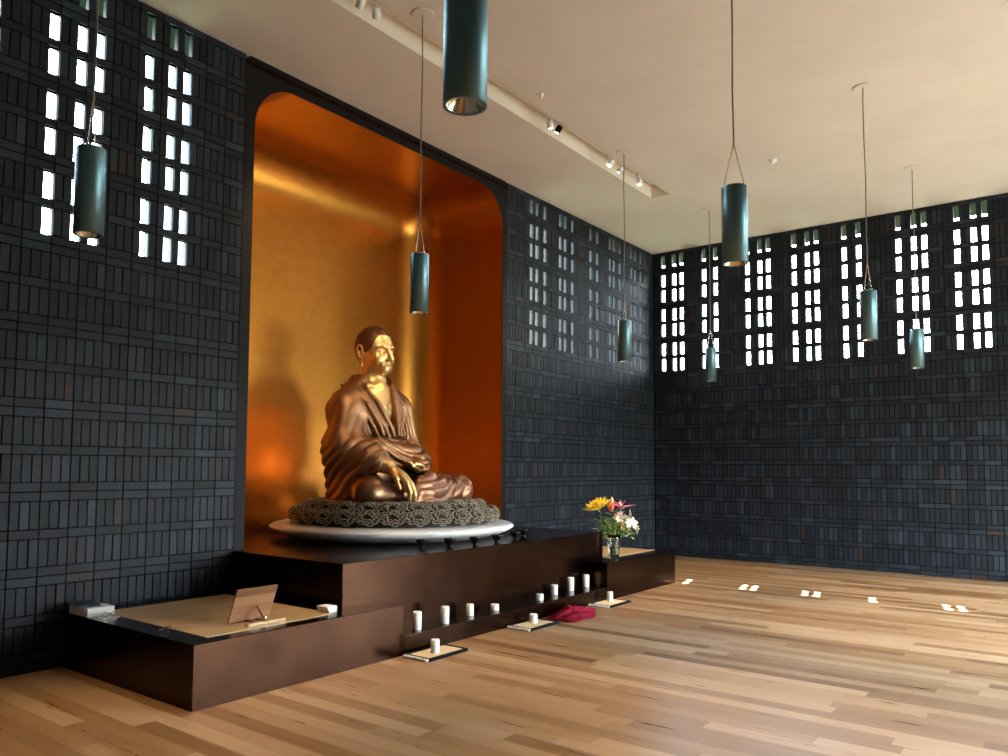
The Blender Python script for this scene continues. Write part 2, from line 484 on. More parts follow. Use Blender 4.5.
for sd in range(3):
    me = bpy.data.meshes.new('rosette'); b_ = rosette_mesh(.128, sd); b_.to_mesh(me); b_.free(); me.materials.append(M['lotus']); me.materials.append(M['lotus_core'])
    RM.append(me)
def ring(R, z, n, tilt, sc):
    for i in range(n):
        a = 2*PI*i/n + (PI/n if R < 1.1 else 0)
        o = bpy.data.objects.new('rosette', RM[i % 3])
        o.location = (R*math.cos(a), R*math.sin(a), z)
        o.rotation_euler = Euler((0, tilt, a), 'XYZ'); o.scale = (sc*.56, sc, sc*.75)
        o.parent = base; C.objects.link(o)
ring(1.18, .098, 29, PI/2-.2, 1.04)
ring(1.02, .180, 25, PI/2-.3, 1.04)
for R, n in ((.93, 26), (.74, 20)):
    for i in range(n):
        a = 2*PI*i/n
        o = bpy.data.objects.new('rosette', RM[i % 3]); o.location = (R*math.cos(a), R*math.sin(a), .215)
        o.rotation_euler = (0, 0, a); o.scale = (.85, .85, .45); o.parent = base; C.objects.link(o)

# ------------------------------------------------------------------ statue (signed distance fields -> surface nets)
def smin(a, b, k):
    h = np.clip(.5+.5*(b-a)/k, 0, 1)
    return b*(1-h)+a*h-k*h*(1-h)
def smax(a, b, k): return -smin(-a, -b, k)
class Field:
    def __init__(s, lo, hi, h):
        s.lo = np.array(lo, float); s.h = h
        n = [int(math.ceil((hi[i]-lo[i])/h))+1 for i in range(3)]
        ax = [(lo[i]+h*np.arange(n[i])).astype(np.float32) for i in range(3)]
        s.X, s.Y, s.Z = np.meshgrid(*ax, indexing='ij'); s.D = np.full(s.X.shape, 9., np.float32)
    def cone(s, a, b, ra, rb):
        a, b = np.array(a, float), np.array(b, float); d = b-a; L = float(d@d)
        px, py, pz = s.X-a[0], s.Y-a[1], s.Z-a[2]
        t = np.clip((px*d[0]+py*d[1]+pz*d[2])/L, 0, 1)
        return np.sqrt((px-t*d[0])**2+(py-t*d[1])**2+(pz-t*d[2])**2)-(ra+(rb-ra)*t)
    def ell(s, c, r, rot=None):
        px, py, pz = s.X-c[0], s.Y-c[1], s.Z-c[2]
        if rot is not None:
            R = np.array(Euler(rot).to_matrix()).T
            px, py, pz = [R[i, 0]*px+R[i, 1]*py+R[i, 2]*pz for i in range(3)]
        k0 = np.sqrt((px/r[0])**2+(py/r[1])**2+(pz/r[2])**2); k1 = np.sqrt((px/r[0]**2)**2+(py/r[1]**2)**2+(pz/r[2]**2)**2)
        return k0*(k0-1)/np.maximum(k1, 1e-6)
    def path(s, pts, r, k=.02):
        if not hasattr(r, '__len__'): r = [r]*len(pts)
        d = None
        for i in range(len(pts)-1):
            c = s.cone(pts[i], pts[i+1], r[i], r[i+1]); d = c if d is None else np.minimum(d, c)
        return d
    def add(s, d, k): s.D[...] = smin(s.D, d, k) if k else np.minimum(s.D, d)
    def cut(s, d, k): s.D[...] = smax(s.D, -d, k)
    def window(s, lo, hi):
        w = Field.__new__(Field); w.lo, w.h = s.lo, s.h
        sl = tuple(slice(max(0, int((lo[i]-s.lo[i])/s.h)), int((hi[i]-s.lo[i])/s.h)+1) for i in range(3))
        w.X, w.Y, w.Z, w.D = s.X[sl], s.Y[sl], s.Z[sl], s.D[sl]
        return w
    def mesh(s, name):
        D, h = np.maximum(s.D, .001-s.Z), s.h; ins = D < 0
        c = np.zeros(tuple(np.array(D.shape)-1), np.int16)
        for i in (0, 1):
            for j in (0, 1):
                for k in (0, 1): c += ins[i:D.shape[0]-1+i, j:D.shape[1]-1+j, k:D.shape[2]-1+k]
        act = (c > 0) & (c < 8); idx = np.argwhere(act); vid = np.full(c.shape, -1, np.int64); vid[act] = np.arange(len(idx))
        acc = np.zeros((len(idx), 3)); cnt = np.zeros(len(idx))
        corners = np.array([(i, j, k) for i in (0, 1) for j in (0, 1) for k in (0, 1)])
        val = {tuple(q): D[idx[:, 0]+q[0], idx[:, 1]+q[1], idx[:, 2]+q[2]] for q in corners}
        for q in corners:
            for ax in range(3):
                if q[ax] == 1: continue
                q2 = q.copy(); q2[ax] = 1
                a, b = val[tuple(q)], val[tuple(q2)]; m = (a < 0) != (b < 0)
                t = np.where(m, a/np.where(m, a-b, 1), 0)
                p = np.repeat(q[None, :].astype(float), len(idx), 0); p[:, ax] += t
                acc[m] += p[m]; cnt[m] += 1
        V = s.lo + h*(idx + acc/cnt[:, None])
        Fs = []
        for ax in range(3):
            u, v = (ax+1) % 3, (ax+2) % 3
            sl0 = [slice(None)]*3; sl1 = [slice(None)]*3
            sl0[ax] = slice(0, -1); sl1[ax] = slice(1, None)
            e = np.argwhere(ins[tuple(sl0)] != ins[tuple(sl1)])
            e = e[(e[:, u] > 0) & (e[:, v] > 0) & (e[:, u] < D.shape[u]-1) & (e[:, v] < D.shape[v]-1)]
            flip = ins[e[:, 0], e[:, 1], e[:, 2]]
            q = []
            for du, dv in ((1, 1), (0, 1), (0, 0), (1, 0)):
                f = e.copy(); f[:, u] -= du; f[:, v] -= dv; q.append(vid[f[:, 0], f[:, 1], f[:, 2]])
            q = np.stack(q, 1); q[~flip] = q[~flip][:, ::-1]; Fs.append(q)
        Fs = np.concatenate(Fs)
        me = bpy.data.meshes.new(name); me.vertices.add(len(V)); me.vertices.foreach_set('co', V.ravel())
        me.loops.add(Fs.size); me.loops.foreach_set('vertex_index', Fs.ravel())
        me.polygons.add(len(Fs)); me.polygons.foreach_set('loop_start', np.arange(0, Fs.size, 4))
        me.update(); me.validate()
        return me
#STATUE_BEGIN
SO = (2.25, .27, ZP+.235)
statue = thing('seated_statue', SO, 'golden bronze statue of a seated shaven-headed figure in a draped robe', 'statue')

def build_body():
    F = Field((-.80, -1.0, 0.0), (.48, .48, 2.22), .0085); f = F.window((-.4, -.3, 1.2), (.4, .5, 2.3))
    hy = .12                                    # head centre, metres behind the pelvis axis
    # skull, jaw, neck
    f.add(f.ell((0, hy+.03, 1.93), (.205, .265, .245)), 0)
    f.add(f.ell((0, hy-.065, 1.80), (.160, .175, .185)), .06)
    f.add(f.ell((0, hy-.170, 1.645), (.070, .055, .058)), .07)
    f.add(f.cone((-.09, hy-.03, 1.70), (0, hy-.16, 1.665), .06, .05), .05)
    f.add(f.cone((.09, hy-.03, 1.70), (0, hy-.16, 1.665), .06, .05), .05)
    f.add(f.cone((0, hy+.04, 1.72), (0, hy+.04, 1.36), .150, .185), .05)
    # brow, eye sockets, lids
    for sx in (-1, 1):
        f.cut(f.ell((sx*.080, hy-.232, 1.866), (.060, .045, .038)), .022)
        f.add(f.path([(sx*.022, hy-.226, 1.903), (sx*.08, hy-.218, 1.926), (sx*.140, hy-.168, 1.903)], [.014, .016, .010]), .016)
        f.add(f.ell((sx*.080, hy-.178, 1.858), (.050, .036, .031)), .006)
        f.cut(f.path([(sx*.030, hy-.212, 1.850), (sx*.056, hy-.224, 1.838), (sx*.090, hy-.222, 1.835), (sx*.128, hy-.190, 1.850)], .0065), .004)
        f.cut(f.path([(sx*.036, hy-.210, 1.880), (sx*.080, hy-.212, 1.892), (sx*.124, hy-.180, 1.880)], .005), .006)
        f.add(f.ell((sx*.100, hy-.150, 1.77), (.06, .05, .060)), .05)
    # nose
    f.add(f.path([(0, hy-.225, 1.905), (0, hy-.262, 1.83), (0, hy-.292, 1.765)], [.018, .022, .030]), .025)
    for sx in (-1, 1):
        f.add(f.ell((sx*.028, hy-.258, 1.757), (.022, .026, .020)), .014)
        f.cut(f.ell((sx*.017, hy-.270, 1.737), (.010, .012, .009)), .005)
        f.cut(f.path([(sx*.052, hy-.238, 1.775), (sx*.058, hy-.225, 1.745), (sx*.075, hy-.215, 1.715)], .006), .014)
    # mouth
    f.add(f.ell((0, hy-.205, 1.69), (.085, .045, .055)), .04)
    f.add(f.path([(-.062, hy-.215, 1.700), (-.02, hy-.248, 1.712), (0, hy-.250, 1.708), (.02, hy-.248, 1.712), (.062, hy-.215, 1.700)], [.006, .015, .014, .015, .006]), .008)
    f.add(f.path([(-.05, hy-.218, 1.686), (0, hy-.246, 1.678), (.05, hy-.218, 1.686)], [.007, .019, .007]), .008)
    f.cut(f.path([(-.066, hy-.226, 1.697), (0, hy-.262, 1.694), (.066, hy-.226, 1.697)], .0075), .004)
    # ears with long lobes
    for sx in (-1, 1):
        ex = sx*.206; ey = hy+.045
        f.add(f.ell((ex-sx*.012, ey, 1.875), (.022, .045, .075), (0, 0, sx*.25)), .012)
        f.add(f.path([(ex, ey-.03, 1.85), (ex+sx*.012, ey-.022, 1.92), (ex+sx*.018, ey+.02, 1.945), (ex+sx*.018, ey+.048, 1.90), (ex+sx*.01, ey+.03, 1.82), (ex+sx*.004, ey+.0, 1.79)], .011), .006)
        f.cut(f.ell((ex+sx*.008, ey+.005, 1.875), (.012, .020, .034)), .008)
        f.add(f.path([(ex-sx*.008, ey-.012, 1.80), (ex-sx*.008, ey-.022, 1.73), (ex-sx*.012, ey-.008, 1.685), (ex-sx*.008, ey+.018, 1.72), (ex-sx*.004, ey+.022, 1.80)], .0105), .006)
    f = F.window((-.8, -.5, .05), (.5, .5, 1.6))
    # chest
    f.add(f.ell((-.03, .10, 1.08), (.38, .235, .40)), .10)
    f.add(f.cone((-.40, .12, 1.20), (.36, .12, 1.20), .13, .13), .12)
    for sx in (-1, 1): f.add(f.ell((sx*.15, -.07, 1.10), (.15, .085, .12)), .05)
    f.add(f.cone((-.02, -.02, 1.385), (-.22, .02, 1.43), .022, .018), .03); f.add(f.cone((.02, -.02, 1.385), (.22, .02, 1.43), .022, .018), .03)
    f.add(f.ell((0, .12, .55), (.36, .25, .45)), .12)
    f = F.window((-.8, -1., 0), (-.05, .3, 1.3))
    # right forearm, palm and fingers reaching down over the shin
    E, W = np.array((-.60, -.05, .60)), np.array((-.46, -.60, .42))
    f.add(f.cone((-.50, .08, 1.12), E, .12, .12), .08)
    f.add(f.path([E, E*.35+W*.65, W], [.125, .108, .080]), .04)
    K = np.array((-.37, -.80, .29))             # knuckles
    dn = (K-W)/np.linalg.norm(K-W)
    side = np.cross(dn, (0, 0, 1.)); side /= np.linalg.norm(side)   # towards the little finger side
    f.add(f.ell(tuple(W*.45+K*.55), (.092, .15, .052), tuple(Vector(dn).to_track_quat('Y', 'Z').to_euler())), .035)
    tips = [(-.087, .33, .0285), (-.029, .365, .0295), (.030, .345, .0285), (.085, .28, .025)]
    for i, (o_, L, r) in enumerate(tips):
        root = K - side*o_ - dn*.03*abs(i-1.3)
        p1 = root+dn*L*.22+np.array((0, 0, -.03)); p2 = p1+np.array((.02, -.035, -.10))*(L/.3); p3 = p2+np.array((.012, .012, -.085))*(L/.3)
        f.add(f.path([W*.5+root*.5, root, p1, p2, p3], [r*1.05, r*1.15, r*1.05, r*.98, r*.75]), .012)
    t0 = W*.6+K*.4 - side*(.075)*-1
    t0 = W*.65+K*.35 + side*.06
    t0b = t0+side*.05+dn*.07+np.array((0, 0, -.05)); t1 = t0b+dn*.05+np.array((0.0, 0, -.085))
    f.add(f.path([t0, t0b, t1], [.040, .033, .023]), .015)
    return F.mesh('body')
def lengthen_head(me, top=2.185, k=1.065):
    n = len(me.vertices); co = np.empty(n*3); me.vertices.foreach_get('co', co); co = co.reshape(-1, 3)
    z = co[:, 2]; dz = (top-np.maximum(z, 1.62))*(1-k)*np.clip((z-1.36)/.26, 0, 1)
    co[:, 2] += dz; me.vertices.foreach_set('co', co.ravel()); me.update(); return me
obj('body', lengthen_head(build_body()), M['skin'], statue, smooth=True)

def sm(x, a, b):
    t = np.clip((x-a)/(b-a), 0, 1); return t*t*(3-2*t)
def build_hair():
    f = Field((-.25, -.2, 1.6), (.25, .45, 2.24), .009); hy = .12
    f.add(f.ell((0, hy+.036, 1.937), (.212, .270, .252)), 0)
    # hairline: high over the forehead, down the temples, behind the ears to the nape
    X, Y, Z = f.X, f.Y-hy, f.Z
    lim = 2.05-.205*sm(Y, -.175, -.095)-.085*sm(Y, .05, .12)
    f.cut((Z-lim)*.8, .006)
    return f.mesh('hair')
obj('hair', lengthen_head(build_hair()), M['hair'], statue, smooth=True)

def displace(me, fn):
    n = len(me.vertices); co = np.empty(n*3); me.vertices.foreach_get('co', co); co = co.reshape(-1, 3)
    no = np.empty(n*3); me.vertices.foreach_get('normal', no); no = no.reshape(-1, 3)
    co = co + no*fn(co[:, 0], co[:, 1], co[:, 2], no)[:, None]
    me.vertices.foreach_set('co', co.ravel()); me.update()
def fold(ph):
    """cloth fold profile: rounded ridges with tight valleys, -1..1"""
    return 2*np.abs(np.sin(ph*PI))**.8-1
def build_robe():
    f = Field((-1.0, -.85, 0.0), (.85, .6, 1.62), .0125)
    f.add(f.ell((-.02, .12, 1.02), (.45, .30, .46)), 0)
    f.add(f.cone((-.40, .12, 1.16), (.34, .12, 1.17), .20, .19), .14)
    f.add(f.cone((-.02, .17, 1.18), (0, .17, 1.50), .33, .215), .14)
    f.add(f.cone((-.30, .14, 1.27), (-.13, .16, 1.44), .17, .15), .10); f.add(f.cone((.24, .14, 1.26), (.12, .16, 1.44), .16, .15), .10)
    f.add(f.ell((0, .15, .45), (.46, .38, .58)), .12)
    # upper arms and forearms under the cloth
    f.add(f.cone((-.48, .10, 1.10), (-.62, -.02, .62), .225, .205), .12)
    f.add(f.path([(-.62, -.02, .62), (-.54, -.34, .52), (-.50, -.46, .485)], [.205, .165, .135]), .10)
    f.add(f.cone((.36, .10, 1.12), (.45, .02, .60), .20, .175), .12)
    f.add(f.path([(.45, .02, .60), (.30, -.36, .47), (.17, -.50, .44)], [.175, .145, .115]), .08)
    # curtain of cloth falling from the right arm to the seat
    f.add(f.path([(-.60, .05, .62), (-.50, .10, .02)], [.20, .18]), .14)
    f.add(f.path([(-.58, -.10, .58), (-.56, -.02, .02)], [.18, .14]), .12)
    f.add(f.path([(-.52, -.36, .52), (-.62, -.18, .20), (-.64, -.08, .02)], [.13, .10, .08]), .10)
    # belly swag between the forearms
    f.add(f.path([(-.40, -.30, .62), (-.05, -.32, .52), (.26, -.30, .54)], [.14, .15, .13]), .10)
    # V neck, open towards the right breast
    Z = np.clip((f.Z-.86)/.56, 0, 1.2)
    lft = -.01-.34*Z**.9; rgt = .045+.09*Z**2.2
    wedge = np.maximum(np.maximum(lft-f.X, f.X-rgt), np.maximum(.84-f.Z, f.Y-.02))
    f.cut(wedge*.8, .03)
    f.cut(f.cone((-.01, .13, 1.30), (-.01, .13, 1.75), .185, .25), .03)
    f.cut(f.ell((-.03, .10, 1.06), (.365, .215, .38)), .02)      # hollow so the chest shows
    # rolled collar bands
    for off, r in ((.012, .032), (.082, .030), (.150, .028), (.215, .024)):
        for sx in (-1, 1):
            pts = []
            for z, y in ((1.53, .20), (1.44, .06), (1.34, -.085), (1.20, -.165), (1.04, -.205), (.92, -.235), (.80, -.255)):
                zz = max(0, (z-.86)/.56)
                x = (-.01-.34*zz**.9-off) if sx < 0 else (.045+.09*zz**2.2+off)
                if z > 1.4: x = max(x, -.27-off*.6) if sx < 0 else min(max(x, .20+off*.5), .24+off*.5)
                pts.append((x, y+off*.30, z-off*(.55 if z > 1.3 else .15)))
            f.add(f.path(pts, [r*.8, r, r, r, r, r*.9, r*.6]), .024)
    return f.mesh('robe')
def robe_folds(x, y, z, no):
    w = .010*np.sin(7*x+5*z)+.008*np.sin(11*z-6*y)
    front = sm(-no[:, 1], -.45, .15)
    h = .609*x-.793*y                                   # along the chest as it turns to the right arm
    # folds running beside the collar, from right shoulder to the crossing
    m1 = sm(-x, .10, .20)*sm(.52+x, 0, .14)*sm(z, .74, .90)*sm(1.30-z, 0, .12)*front
    f1 = fold((.85*x+.50*z+w)/.115)
    # swags over the belly, hung between the shoulders and the forearms
    rad = np.sqrt((x-.10)**2+(.85*(z-1.30))**2+.2*(y+.2)**2)
    m2 = sm(.86-z, 0, .12)*sm(x, -.50, -.34)*sm(.40-x, 0, .12)*front*sm(z, .30, .42)
    f2 = fold((rad+w)/.086)
    # curtain: rays that leave the wrist and sweep to the seat
    r = np.hypot(.62-z, .24-h)
    m3 = sm(-x, .36, .52)*sm(.80-z, 0, .16)*sm(r, .10, .35)
    f3 = fold((-.62*h+.78*z+.16*h*h+1.6*w+.012*np.sin(5*h))/.105)
    # few long folds on the outer arm
    m4 = sm(-x, .40, .56)*sm(z, .72, .86)*sm(1.22-z, 0, .14)
    f4 = fold((.50*h-.22*z+w)/.16)
    # left side: hanging folds, slanting to the lap
    m5 = sm(x, .12, .22)*sm(1.30-z, 0, .1)
    f5 = fold((x*.85+.26*z-.25*y+w)/.092)
    m6 = sm(no[:, 1], .2, .6)
    f6 = fold((x+.15*z+w)/.14)
    return .018*m1*f1+.022*m2*f2*(1-m3)+.019*m3*f3*(1-.65*sm(-no[:, 0], .55, .95))+.016*m4*f4*(1-m1)*(1-m3)+.018*m5*f5*(1-m2)+.012*m6*f6
me = build_robe(); displace(me, robe_folds)
obj('robe', me, M['robe'], statue, smooth=True)

def build_left_leg():
    f = Field((-.55, -1.05, 0.0), (1.2, .35, .52), .0125)
    f.add(f.cone((.20, .05, .16), (.90, -.46, .155), .22, .16), 0)          # thigh
    f.add(f.ell((.95, -.50, .14), (.17, .15, .14)), .06)                      # knee
    f.add(f.cone((.92, -.52, .12), (.02, -.74, .13), .135, .12), .08)         # shin
    f.add(f.cone((.30, -.66, .16), (-.16, -.76, .12), .15, .10), .08)
    f.add(f.path([(.40, -.74, .04), (0, -.84, .03), (-.22, -.82, .02)], [.07, .06, .04]), .05)  # cloth pooled on the seat
    f.add(f.path([(-.02, -.70, .22), (.2, -.62, .30), (.42, -.48, .30)], [.05, .07, .06]), .06)
    return f.mesh('lower_garment')
def leg_folds(x, y, z, no):
    w = .012*np.sin(11*x+6*z)+.01*np.sin(17*y+8*x)
    m = sm(1.08-x, 0, .12)*sm(x, -.3, -.1)
    f1 = fold((.55*z+.42*y-.30*x+.05*np.sin(6*x)+w)/.085)
    f2 = fold((.35*z-.52*x-.2*y+w)/.12)
    t = sm(x, .1, .6)
    return m*(.017*f1*(1-t*.6)+.015*f2*t)
me = build_left_leg(); displace(me, leg_folds)
obj('lower_garment', me, M['garment'], statue, smooth=True)
def build_right_leg():
    f = Field((-1.05, -.95, 0.0), (.45, .2, .45), .015)
    f.add(f.cone((-.25, .0, .18), (-.66, -.48, .13), .22, .185), 0)
    f.add(f.ell((-.68, -.52, .12), (.19, .19, .17)), .08)
    f.add(f.cone((-.66, -.54, .10), (.10, -.72, .09), .15, .10), .08)
    return f.mesh('knee_cloth')
o = obj('knee_cloth', build_right_leg(), M['knee'], statue, smooth=True); o['label'] = 'smooth darker cloth over the right knee'
def build_left_hand():
    f = Field((-.25, -.82, .25), (.45, -.32, .58), .0095)
    f.X = f.X+.10; f.Y = f.Y-.06; f.Z = f.Z-.02
    f.add(f.path([(.36, -.50, .43), (.20, -.60, .40)], [.085, .075]), 0)
    f.add(f.ell((.12, -.645, .385), (.10, .065, .042), (0, 0, .3)), .04)
    for i, (dy, L) in enumerate(((-.055, .15), (-.02, .17), (.018, .16), (.05, .12))):
        a = np.array((.07, -.66+dy*.8, .392)); f.add(f.path([a, a+np.array((-.09, -.02, .012))*(L/.16), a+np.array((-.13, -.02, .055))*(L/.16)], [.023, .021, .017]), .012)
    f.add(f.path([(.16, -.71, .40), (.08, -.745, .425), (.01, -.735, .435)], [.028, .024, .018]), .015)
    return f.mesh('resting_hand')
obj('resting_hand', build_left_hand(), M['skin'], statue, smooth=True)
#STATUE_END

# ------------------------------------------------------------------ offering bowls along the plinth
def bowl_bm():
    bm = lathe([(0, 0), (.030, 0), (.032, .006), (.024, .013), (.028, .022), (.048, .046), (.064, .074), (.070, .086), (.068, .088), (.060, .074), (.042, .046), (.02, .028), (0, .026)], 28)
    return bm
bw = [(1.43, -1.19), (1.70, -1.335), (2.02, -1.425), (2.39, -1.435), (2.86, -1.35), (3.22, -1.215)]
bl = ['small black offering bowl at front edge of altar, first from the left', 'small black offering bowl, second from the left along the white plinth', 'small black offering bowl, third from the left along the white plinth', 'small black offering bowl, fourth from the left along the white plinth',
      'small black offering bowl near right end of plinth, fifth from the left', 'small black offering bowl furthest right, last in the row by the plinth']
b0 = None
for (x, y), l in zip(bw, bl):
    if b0 is None:
        b0 = obj('offering_bowl', bowl_bm(), M['bowl'], smooth=True); o = b0
    else:
        o = b0.copy(); C.objects.link(o)
    o.location = (x, y, ZH); tag(o, l, 'bowl', 'offering bowls in front of the plinth')

# ------------------------------------------------------------------ candles
def candle(loc, r, h, label, group):
    t = thing('pillar_candle', loc, label, 'candle', group)
    wx = obj('wax', lathe([(0, 0), (r*.96, 0), (r, .004), (r, h-.008), (r*.93, h), (r*.7, h-.003), (0, h-.008)], 28), M['wax'], t, smooth=False)
    for p in t.children[0].data.polygons: p.use_smooth = abs(p.normal.z) < .7
    obj('wick', tube([(0, 0, h-.009), (.001, 0, h+.002), (.004, 0, h+.012)], .0018, 6), M['wick'], wx)
    return t
sc = [(.749, -1.765, .160, .040), (1.12, -1.78, .158, .040), (1.58, -1.715, .112, .037), (1.96, -1.74, .062, .042), (2.77, -1.755, .070, .042), (3.21, -1.665, .112, .040), (3.59, -1.655, .155, .040), (3.95, -1.655, .150, .040)]
sl = ['tall white pillar candle on step, nearest the left side platform', 'tallest white pillar candle on step, second from the left', 'medium white pillar candle on step, third from the left', 'short white pillar candle left of the gap on the step, fourth from left',
      'short white pillar candle right of the gap on the step, fifth from left', 'medium white pillar candle on step, third from the right', 'tall white pillar candle on step, second from the right', 'tall white pillar candle on step, last one beside the right side platform']
for (x, y, h, r), l in zip(sc, sl): candle((x, y, ZS), r, h, l, 'candles on the altar step')

# ------------------------------------------------------------------ floor mats with fringe
def mat_thing(x, y, label, w=.52, d=.30):
    t = thing('offering_mat', (x, y, 0), label, 'mat', 'fringed mats on the floor')
    bm = bmesh.new(); b = .028; hh = .026
    bm_box(bm, (0, 0, 0), (w, b, hh), .004); bm_box(bm, (0, d-b, 0), (w, d, hh), .004)
    bm_box(bm, (0, b, 0), (b, d-b, hh), .004); bm_box(bm, (w-b, b, 0), (w, d-b, hh), .004)
    o = obj('border', bm, M['black'], t)
    obj('panel', box((b-.002, b-.002, 0), (w-b+.002, d-b+.002, .020)), M['tan'], t)
    bm2 = bmesh.new()
    for k in range(9):
        yy = .02+k*(d-.04)/8
        tube([(.0, 0, .014), (-.014, .002, .010), (-.030, -.002, .006)], [.011, .013, .007], 6, bm2)
        for v in bm2.verts[-18:] if False else []: pass
    bm2.free()
    for k in range(9):
        yy = .02+k*(d-.04)/8
        fr = obj('tassel', tube([(.004, yy, .016), (-.014, yy+.002, .013), (-.032, yy-.002, .009)], [.010, .0135, .008], 7), M['fringe'], t, smooth=True)
        fr2 = obj('tassel', tube([(w-.004, yy, .016), (w+.010, yy+.002, .012), (w+.022, yy-.002, .007)], [.008, .009, .005], 7), M['fringe'], t, smooth=True)
    return t
mat_thing(.425, -2.215, 'tan mat with black border and white fringe on floor, left of three')
mat_thing(1.985, -2.185, 'tan mat with black border and white fringe, middle one beside red cloth')
mat_thing(3.655, -2.165, 'tan mat with black border and white fringe, farthest right of red cloth')
candle((.645, -2.08, .020), .038, .115, 'white candle standing on the left fringed floor mat', 'candles on the floor mats')
candle((2.29, -2.00, .020), .042, .090, 'white candle standing on the middle fringed floor mat', 'candles on the floor mats')
candle((3.975, -1.98, .020), .036, .115, 'white candle standing on the right fringed floor mat', 'candles on the floor mats')

# ------------------------------------------------------------------ crumpled maroon cloth
def cloth():
    nx, ny = 90, 60; V, Fs = [], []
    def bumps(u, v):
        return 0
    for j in range(ny):
        for i in range(nx):
            u, v = i/(nx-1), j/(ny-1); a = (u-.5)*2; b = (v-.5)*2
            # rounded-square footprint with a wavy outline
            s = max(abs(a), abs(b)) or 1e-6; q = math.hypot(a, b) or 1e-6; k = s/q
            a2, b2 = a*(k*.7+.3), b*(k*.7+.3)
            th = math.atan2(b2, a2); rim = 1+.10*math.sin(3*th+.8)+.07*math.sin(5*th+2)
            x = a2*.40*rim+.05*b2; y = b2*.205*rim
            r = min(1, math.hypot(a2, b2))
            env = max(0, 1-r**2.2)
            ph = 4.2*b2+1.1*a2+.7*math.sin(2.5*a2+1)
            ridge = (1-abs(math.sin(ph*1.45)))**1.2
            ph2 = 5*a2-2.5*b2+math.sin(3*b2)
            ridge2 = (1-abs(math.sin(ph2*.8+.6)))**2
            z = .010+env*(.055+.055*ridge+.035*ridge2)+.010*(1-env)*(.5+.5*math.sin(9*th))
            z *= (.75+.45*math.exp(-((a2+.25)**2*3+(b2-.35)**2*3)))
            V.append((x*1.06, y, max(z*.82, .004)))
    for j in range(ny-1):
        for i in range(nx-1): k = j*nx+i; Fs.append((k, k+1, k+nx+1, k+nx))
    me = quads_mesh('folded_cloth', V, Fs)
    return me
o = obj('crumpled_cloth', cloth(), M['cloth'], smooth=True, loc=(2.99, -2.09, 0), rot=(0, 0, .10))
md = o.modifiers.new('thick', 'SOLIDIFY'); md.thickness = .004; md.offset = 1
tag(o, 'crumpled maroon cloth lying on the floor between two fringed mats', 'cloth')

# ------------------------------------------------------------------ book stand, books, glasses
t = thing('book_stand', (-.83, -1.46, ZL+.003), 'tilted walnut book stand on the left side platform', 'book stand')
bm = box((-.205, -.009, 0), (.165, .009, .287), .004)
o = obj('board', bm, M['walnut'], t); o.rotation_euler = (math.radians(23), 0, 0); o.location = (0, .0, .004)
o = obj('foot', box((-.17, -.215, 0), (.17, -.165, .022), .004), M['inset'], t); o['label'] = 'pale wooden foot bar'
bm = bmesh.new(); bm_box(bm, (-.05, -.17, .0), (-.02, .0, .014)); bm_box(bm, (.04, -.17, .0), (.07, .0, .014))
obj('foot_rail', bm, M['walnut'], t)
sr = obj('strut', tube([(.01, -.175, .02), (.01, -.075, .12)], .010, 8), M['walnut'], t)
obj('knob', lathe([(0, -.014), (.010, -.011), (.014, 0), (.010, .011), (0, .014)], 14), M['bright'], sr, smooth=True, loc=(.01, -.172, .040))
def book(loc, size, rotz, label, cover, group='books on the left side platform'):
    w, d, h = size
    t = thing('closed_book', loc, label, 'book', group, (0, 0, rotz))
    obj('pages', box((.004, .004, .003), (w-.008, d-.004, h-.003)), M['page'], t)
    bm = bmesh.new(); bm_box(bm, (0, 0, 0), (w, d, .003), .001); bm_box(bm, (0, 0, h-.003), (w, d, h), .001); bm_box(bm, (w-.003, 0, 0), (w, d, h), .001)
    obj('cover', bm, cover, t)
    return t
b1 = (-1.53, -.385, ZL)
book((-1.570, -.06, ZL), (.31, .215, .066), -PI/2+.02, 'thick pale book lying at wall end of the left side platform', M['white_paper'])
book((-1.568, -.045, ZL+.066), (.25, .17, .022), -PI/2-.15, 'thin dark blue book lying on top of the thick pale book', M['cover'])
# loose sheet with spectacles
o = obj('paper_sheet', box((-.10, -.07, 0), (.10, .07, .0015)), M['white_paper'], loc=(-1.43, -.47, ZL), rot=(0, 0, .05)); tag(o, 'white sheet of paper beside the thick pale book', 'paper')
def spectacles(loc, rz, label):
    t = thing('folded_spectacles', loc, label, 'glasses', None, (0, 0, rz))
    for s, x in ((0, -.036), (1, .036)):
        pts = [(x+.026*math.cos(a), 0, .020+.018*math.sin(a)) for a in np.linspace(0, 2*PI, 21)]
        obj('rim', tube(pts, .0022, 6), M['bowl'], t)
        o = obj('lens', tube([(x, -.0006, .020), (x, .0006, .020)], [.0178, .0178], 20), M['glass'], t); o.scale = (1, 1, 1)
        obj('temple', tube([(x+(.030 if x > 0 else -.030), 0, .024), (x+(.030 if x > 0 else -.030), .012, .024), (x*-.6, .018+s*.004, .018)], .0022, 6), M['bright'], t)
    obj('bridge', tube([(-.011, 0, .024), (0, -.002, .028), (.011, 0, .024)], .002, 6), M['bowl'], t)
    return t
spectacles((-1.44, -.475, ZL+.0015), .15, 'pair of dark spectacles on the paper beside the thick book')
spectacles((-1.47, -1.34, ZL), .4, 'pair of metal spectacles on the black edge of the left side platform')
book((-.235, -1.69, ZL), (.10, .135, .030), .12, 'small white booklet on left side platform against the tall altar', M['white_paper'], 'small white booklets')
book((-.245, -1.685, ZL+.030), (.11, .13, .018), .06, 'upper small white booklet, resting on another by the tall altar', M['white_paper'], 'small white booklets')

